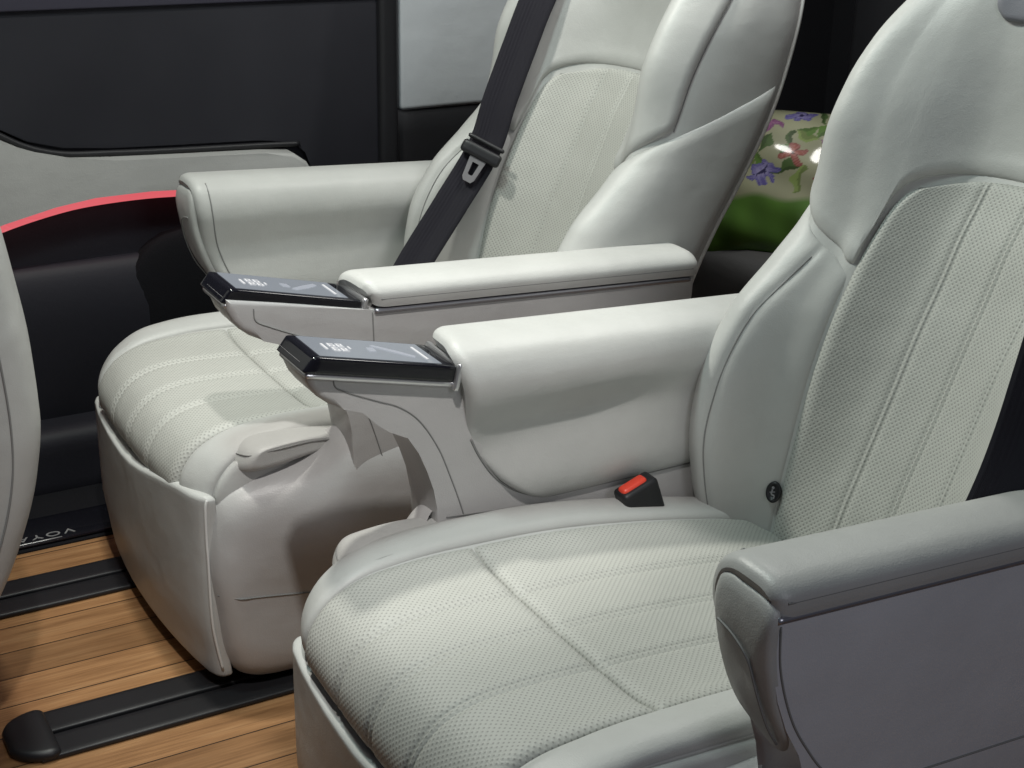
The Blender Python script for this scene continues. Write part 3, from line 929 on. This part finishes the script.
# ------------------------------------------------------------------ far door and pillar
HEAD = new_mat('header_trim', (0.036, 0.034, 0.050), 0.5, 0.3)
def build_door():
    t = empty('sliding_door', 'dark sliding door with grey armrest band and glowing red light strip', 'car door', (.2, 1.45, 0))
    Y = 0.0
    X0 = -.9 - .2
    def P(pts): return [(x - .2, z) for x, z in pts]
    slab('door_card', P([(-1.2, .0), (.68, .0), (.68, .60), (-1.2, .66)]), .010, .08, DOORD, t, .004)
    # upper dark shade / window zone with rounded lower edge
    slab('window_shade', P([(-1.2, 1.4), (-1.2, .80), (-.30, .79), (-.12, .70), (-.05, .655), (.0, .625), (.06, .608), (.14, .602), (.25, .597), (.42, .590), (.490, .584), (.515, .56), (.532, .50), (.68, .50), (.68, 1.4)]), -.006, .006, SHADE, t, .003)
    tube('window_seal', [(x - .2, -.008, z) for x, z in ((-.4, .80), (-.30, .775), (-.12, .690), (-.05, .645), (.0, .617), (.06, .600), (.14, .594), (.25, .588), (.42, .581), (.50, .577))], .006, DKP, t)
    # header band and mid bar
    slab('header_band', P([(-1.2, .86), (.68, .84), (.68, 1.0), (-1.2, 1.0)]), -.014, -.006, HEAD, t, .004)
    # grey arm band
    band = [(-1.2, .80), (-.30, .765), (-.12, .680), (-.05, .637), (.0, .610), (.06, .594), (.14, .588), (.25, .582), (.42, .574), (.475, .568), (.500, .55), (.52, .515), (.52, .50), (.30, .520), (.20, .526), (.10, .525), (.03, .516), (-.06, .496), (-.15, .468), (-.30, .405), (-1.2, .25)]
    slab('arm_band', P(band), -.045, .012, GR, t, .007, segs=5)
    # red ambient strip following the band's lower edge
    lo = smooth_path([(-.34, .385), (-.15, .462), (-.06, .492), (.03, .512), (.10, .520), (.20, .522), (.31, .516)], 8)
    hw = .0105
    T = np.gradient(lo, axis=0); T /= np.linalg.norm(T, axis=1)[:, None]; nn = np.stack([-T[:, 1], T[:, 0]], 1)
    poly = np.vstack([lo + nn * hw, (lo - nn * hw)[::-1]])
    slab('light_strip', [(x - .2, z) for x, z in poly], -.038, .004, STRIP, t, .003)
    # lower dark moulded pocket
    rbox('door_pocket', (-.9, -.030, .05), (.30, .04, .40), (.10, .03, .10), DOORD, t, 12)
    def bul(P_):
        q = P_.copy(); return q
    rbox('speaker_bulge', (-.05, -.036, .04), (.44, .04, .44), (.12, .02, .12), CARP, t, 12)
    rbox('sill_step', (-1.2, -.10, -.02), (.48, .02, .118), (.02, .03, .03), DOORD, t, 8)
build_door()
PLT = leather('pillar_fabric', (0.40, 0.42, 0.44), 0.8)
def build_pillar():
    t = empty('door_pillar', 'pale grey pillar trim panel above a dark base behind the far seat belt', 'pillar', (.9, 1.46, 0))
    def bow(P):
        q = P.copy(); q[:, 2] += -.0; return q
    rbox('upper_trim', (-.19, -.02, .62), (.30, .08, 1.5), .012, PLT, t, 8)
    rbox('lower_trim', (-.20, -.012, -.0), (.40, .08, .628), .012, DKP, t, 6)
    rbox('door_seal', (-.235, -.03, -.0), (-.195, .06, 1.5), .010, DKP, t, 6)
build_pillar()
def build_rear():
    V = [(1.9, -1.5, -.1), (1.9, 2.2, -.1), (1.9, 2.2, 2.0), (1.9, -1.5, 2.0)]
    tag(mesh('cabin_wall', V, [(0, 1, 2, 3)], CARP, smooth=False), kind='structure')
    V = [(-3, 1.56, -.1), (-3, 1.56, 2.0), (1.9, 1.56, 2.0), (1.9, 1.56, -.1)]
    tag(mesh('cabin_wall', V, [(0, 1, 2, 3)], CARP, smooth=False), kind='structure')
    # third row bench seat
    t = empty('rear_bench', 'dark grey rear bench seat glimpsed between the two pale seats', 'bench seat', (1.5, .6, 0))
    RB = leather('charcoal_leather', (0.085, 0.085, 0.085), .5)
    rbox('seat', (-.36, -.9, .20), (.25, .62, .42), .05, RB, t, 10)
    rbox('backrest', (.12, -.9, .36), (.30, .62, .95), .06, DKP, t, 10)
build_rear()
def build_pillow():
    n = 170
    s = np.linspace(-1, 1, n)
    A, B = np.meshgrid(s, s, indexing='ij')
    def shape(sg):
        k = (1 - np.abs(A) ** 2.6) * (1 - np.abs(B) ** 2.6)
        h = sg * .135 * np.clip(k, 0, 1) ** .5
        pin = 1 - .06 * (A ** 2 + B ** 2 - A ** 2 * B ** 2)
        wr = .004 * np.sin(9 * A + 5 * B) * np.sin(7 * B - 3 * A + 1)
        return np.stack([A * .20 * pin, B * .165 * pin, h + wr * (np.abs(h) > 1e-6) * np.clip(k * 3, 0, 1)], -1)
    P1, P2 = shape(1), shape(-1)
    V = np.concatenate([P1.reshape(-1, 3), P2.reshape(-1, 3)])
    F = gridfaces(n, n) + [tuple(reversed([i + n * n for i in f])) for f in gridfaces(n, n)]
    # printed pattern: cream ground with painterly flowers and leaves, green hem
    rng = np.random.RandomState(11)
    a = A * .21; b = B * .17
    wa = a + .004 * np.sin(b * 150 + 1) + .003 * np.sin(a * 210 + b * 90)
    wb = b + .004 * np.sin(a * 140 + 2) + .003 * np.sin(b * 230 - a * 70)
    col = np.empty((n, n, 3)); col[:] = (.30, .31, .20)
    col *= (1 + .12 * np.sin(a * 35 + b * 50) * np.sin(b * 42 - a * 20))[..., None]
    hem = np.clip((-.030 + .004 * np.sin(a * 60) - b) / .012, 0, 1)[..., None]
    col = col * (1 - hem) + np.array((.095, .21, .035)) * (1 + .25 * np.sin(a * 90 + 20 * b)[..., None] * .5) * hem
    def leaf(cx, cy, ang, L, W_, c):
        u = (wa - cx) * math.cos(ang) + (wb - cy) * math.sin(ang); v = -(wa - cx) * math.sin(ang) + (wb - cy) * math.cos(ang)
        m = (u > 0) & (u < L) & (np.abs(v) < W_ * np.sin(np.clip(u / L, 0, 1) * np.pi))
        col[m] = c
        col[m & (v > 0)] = tuple(x * .65 for x in c)
    def flower(cx, cy, R_, c1, c2, k=5, ph=0.0, sq=.75):
        x = wa - cx; y = (wb - cy) / sq
        r_ = np.hypot(x, y); th = np.arctan2(y, x)
        lob = np.abs(np.cos(k * th / 2 + ph))
        edge = R_ * (.5 + .5 * lob ** .7) * (1 + .12 * np.sin(3 * th + ph * 5))
        m = r_ < edge
        t = np.clip(r_ / (edge + 1e-9), 0, 1)[..., None]
        g = np.array(c1) * (1 - t) + np.array(c2) * t + .06 * (np.sin(th * 23) > .3)[..., None]
        col[m] = g[m]
        col[m & (lob < .16)] = tuple(x * .4 for x in c2)
        col[m & (r_ < R_ * .16)] = tuple(x * .3 for x in c2)
    for cx, cy in ((-.13, .09), (-.03, .10), (.07, .085), (.15, .10), (-.16, .02), (.0, .035), (.10, .02), (.17, .03), (-.09, .05), (.03, .12)):
        for q_ in range(3): leaf(cx, cy, rng.uniform(0, 6.3), rng.uniform(.035, .07), .010, [(.10, .19, .04), (.22, .30, .09), (.06, .11, .03)][q_])
    pal = [((.24, .22, .40), (.06, .05, .22)), ((.42, .13, .09), (.20, .05, .04)), ((.30, .12, .24), (.14, .04, .12))]
    for i_, (cx, cy) in enumerate(((-.075, .012), (-.02, .052), (-.09, .115), (.13, .115), (-.16, .06), (.155, -.005), (-.02, .14), (.05, -.002), (.06, .07), (-.14, .10))):
        flower(cx, cy, rng.uniform(.024, .036), *pal[i_ % 3], int(rng.randint(4, 7)), rng.uniform(0, 3), rng.uniform(.55, .9))
    C = np.concatenate([col.reshape(-1, 3), col.reshape(-1, 3)])
    me = bpy.data.meshes.new('pillow'); me.from_pydata(V.tolist(), [], [tuple(int(i) for i in f) for f in F])
    at = me.color_attributes.new('print', 'FLOAT_COLOR', 'POINT')
    at.data.foreach_set('color', np.concatenate([C, np.ones((len(C), 1))], 1).astype(np.float32).ravel())
    me.polygons.foreach_set('use_smooth', [True] * len(me.polygons))
    m = new_mat('printed_cotton', (.4, .4, .3), .6, .3)
    q = N(m)
    att = q.n('ShaderNodeAttribute', attribute_name='print')
    q.l(att.outputs['Color'], q.b.inputs['Base Color'])
    q.b.inputs['Coat Weight'].default_value = 1.0
    q.b.inputs['Coat Roughness'].default_value = .12
    q.l(q.bump(q.noise(7, 2), .05, .02), q.b.inputs['Coat Normal'])
    me.materials.append(m)
    o = link(bpy.data.objects.new('pillow', me))
    o.location = (1.33, .95, .50)
    zax = Vector((-.66, -.62, .42)).normalized()       # face towards the aisle, front and up
    yax = (Vector((0, 0, 1)) - zax * zax.z).normalized()
    xax = yax.cross(zax)
    o.rotation_euler = Matrix((xax, yax, zax)).transposed().to_euler()
    tag(o, 'green and cream floral pillow in clear wrap lying behind the seats', 'pillow')
build_pillow()

# ------------------------------------------------------------------ front seat at the left edge
def build_front_seat():
    t = empty('front_seat', 'pale grey back of a front seat cut off by the left edge', 'car seat', (-.45, .75, 0))
    zs = np.linspace(.08, .95, 60)
    xr = pchip([.08, .20, .30, .40, .47, .56, .66, .78, .95], [-.365, -.280, -.226, -.193, -.183, -.186, -.198, -.219, -.265], zs)
    th = np.linspace(0, 2 * np.pi, 72, endpoint=False)
    V = []
    for z, x in zip(zs, xr):
        cx = x - .09
        e = 2 / 3.2
        X = cx + .09 * np.sign(np.cos(th)) * np.abs(np.cos(th)) ** e
        Yy = .03 + .25 * np.sign(np.sin(th)) * np.abs(np.sin(th)) ** e
        V.append(np.stack([X + .45, Yy - .0, np.full_like(th, z)], 1))
    V = np.concatenate(V); F = gridfaces(len(zs), len(th), True)
    F.append(tuple(range(len(th)))); F.append(tuple((len(zs) - 1) * len(th) + k for k in range(len(th))))
    b = fix_normals(mesh('backrest', V, F, LE, t))
    tube('back_seam', [(x + .45 - .060, .03 - .2485, z) for z, x in zip(zs[8:48:4], xr[8:48:4])], .0014, SEAM, b)
build_front_seat()
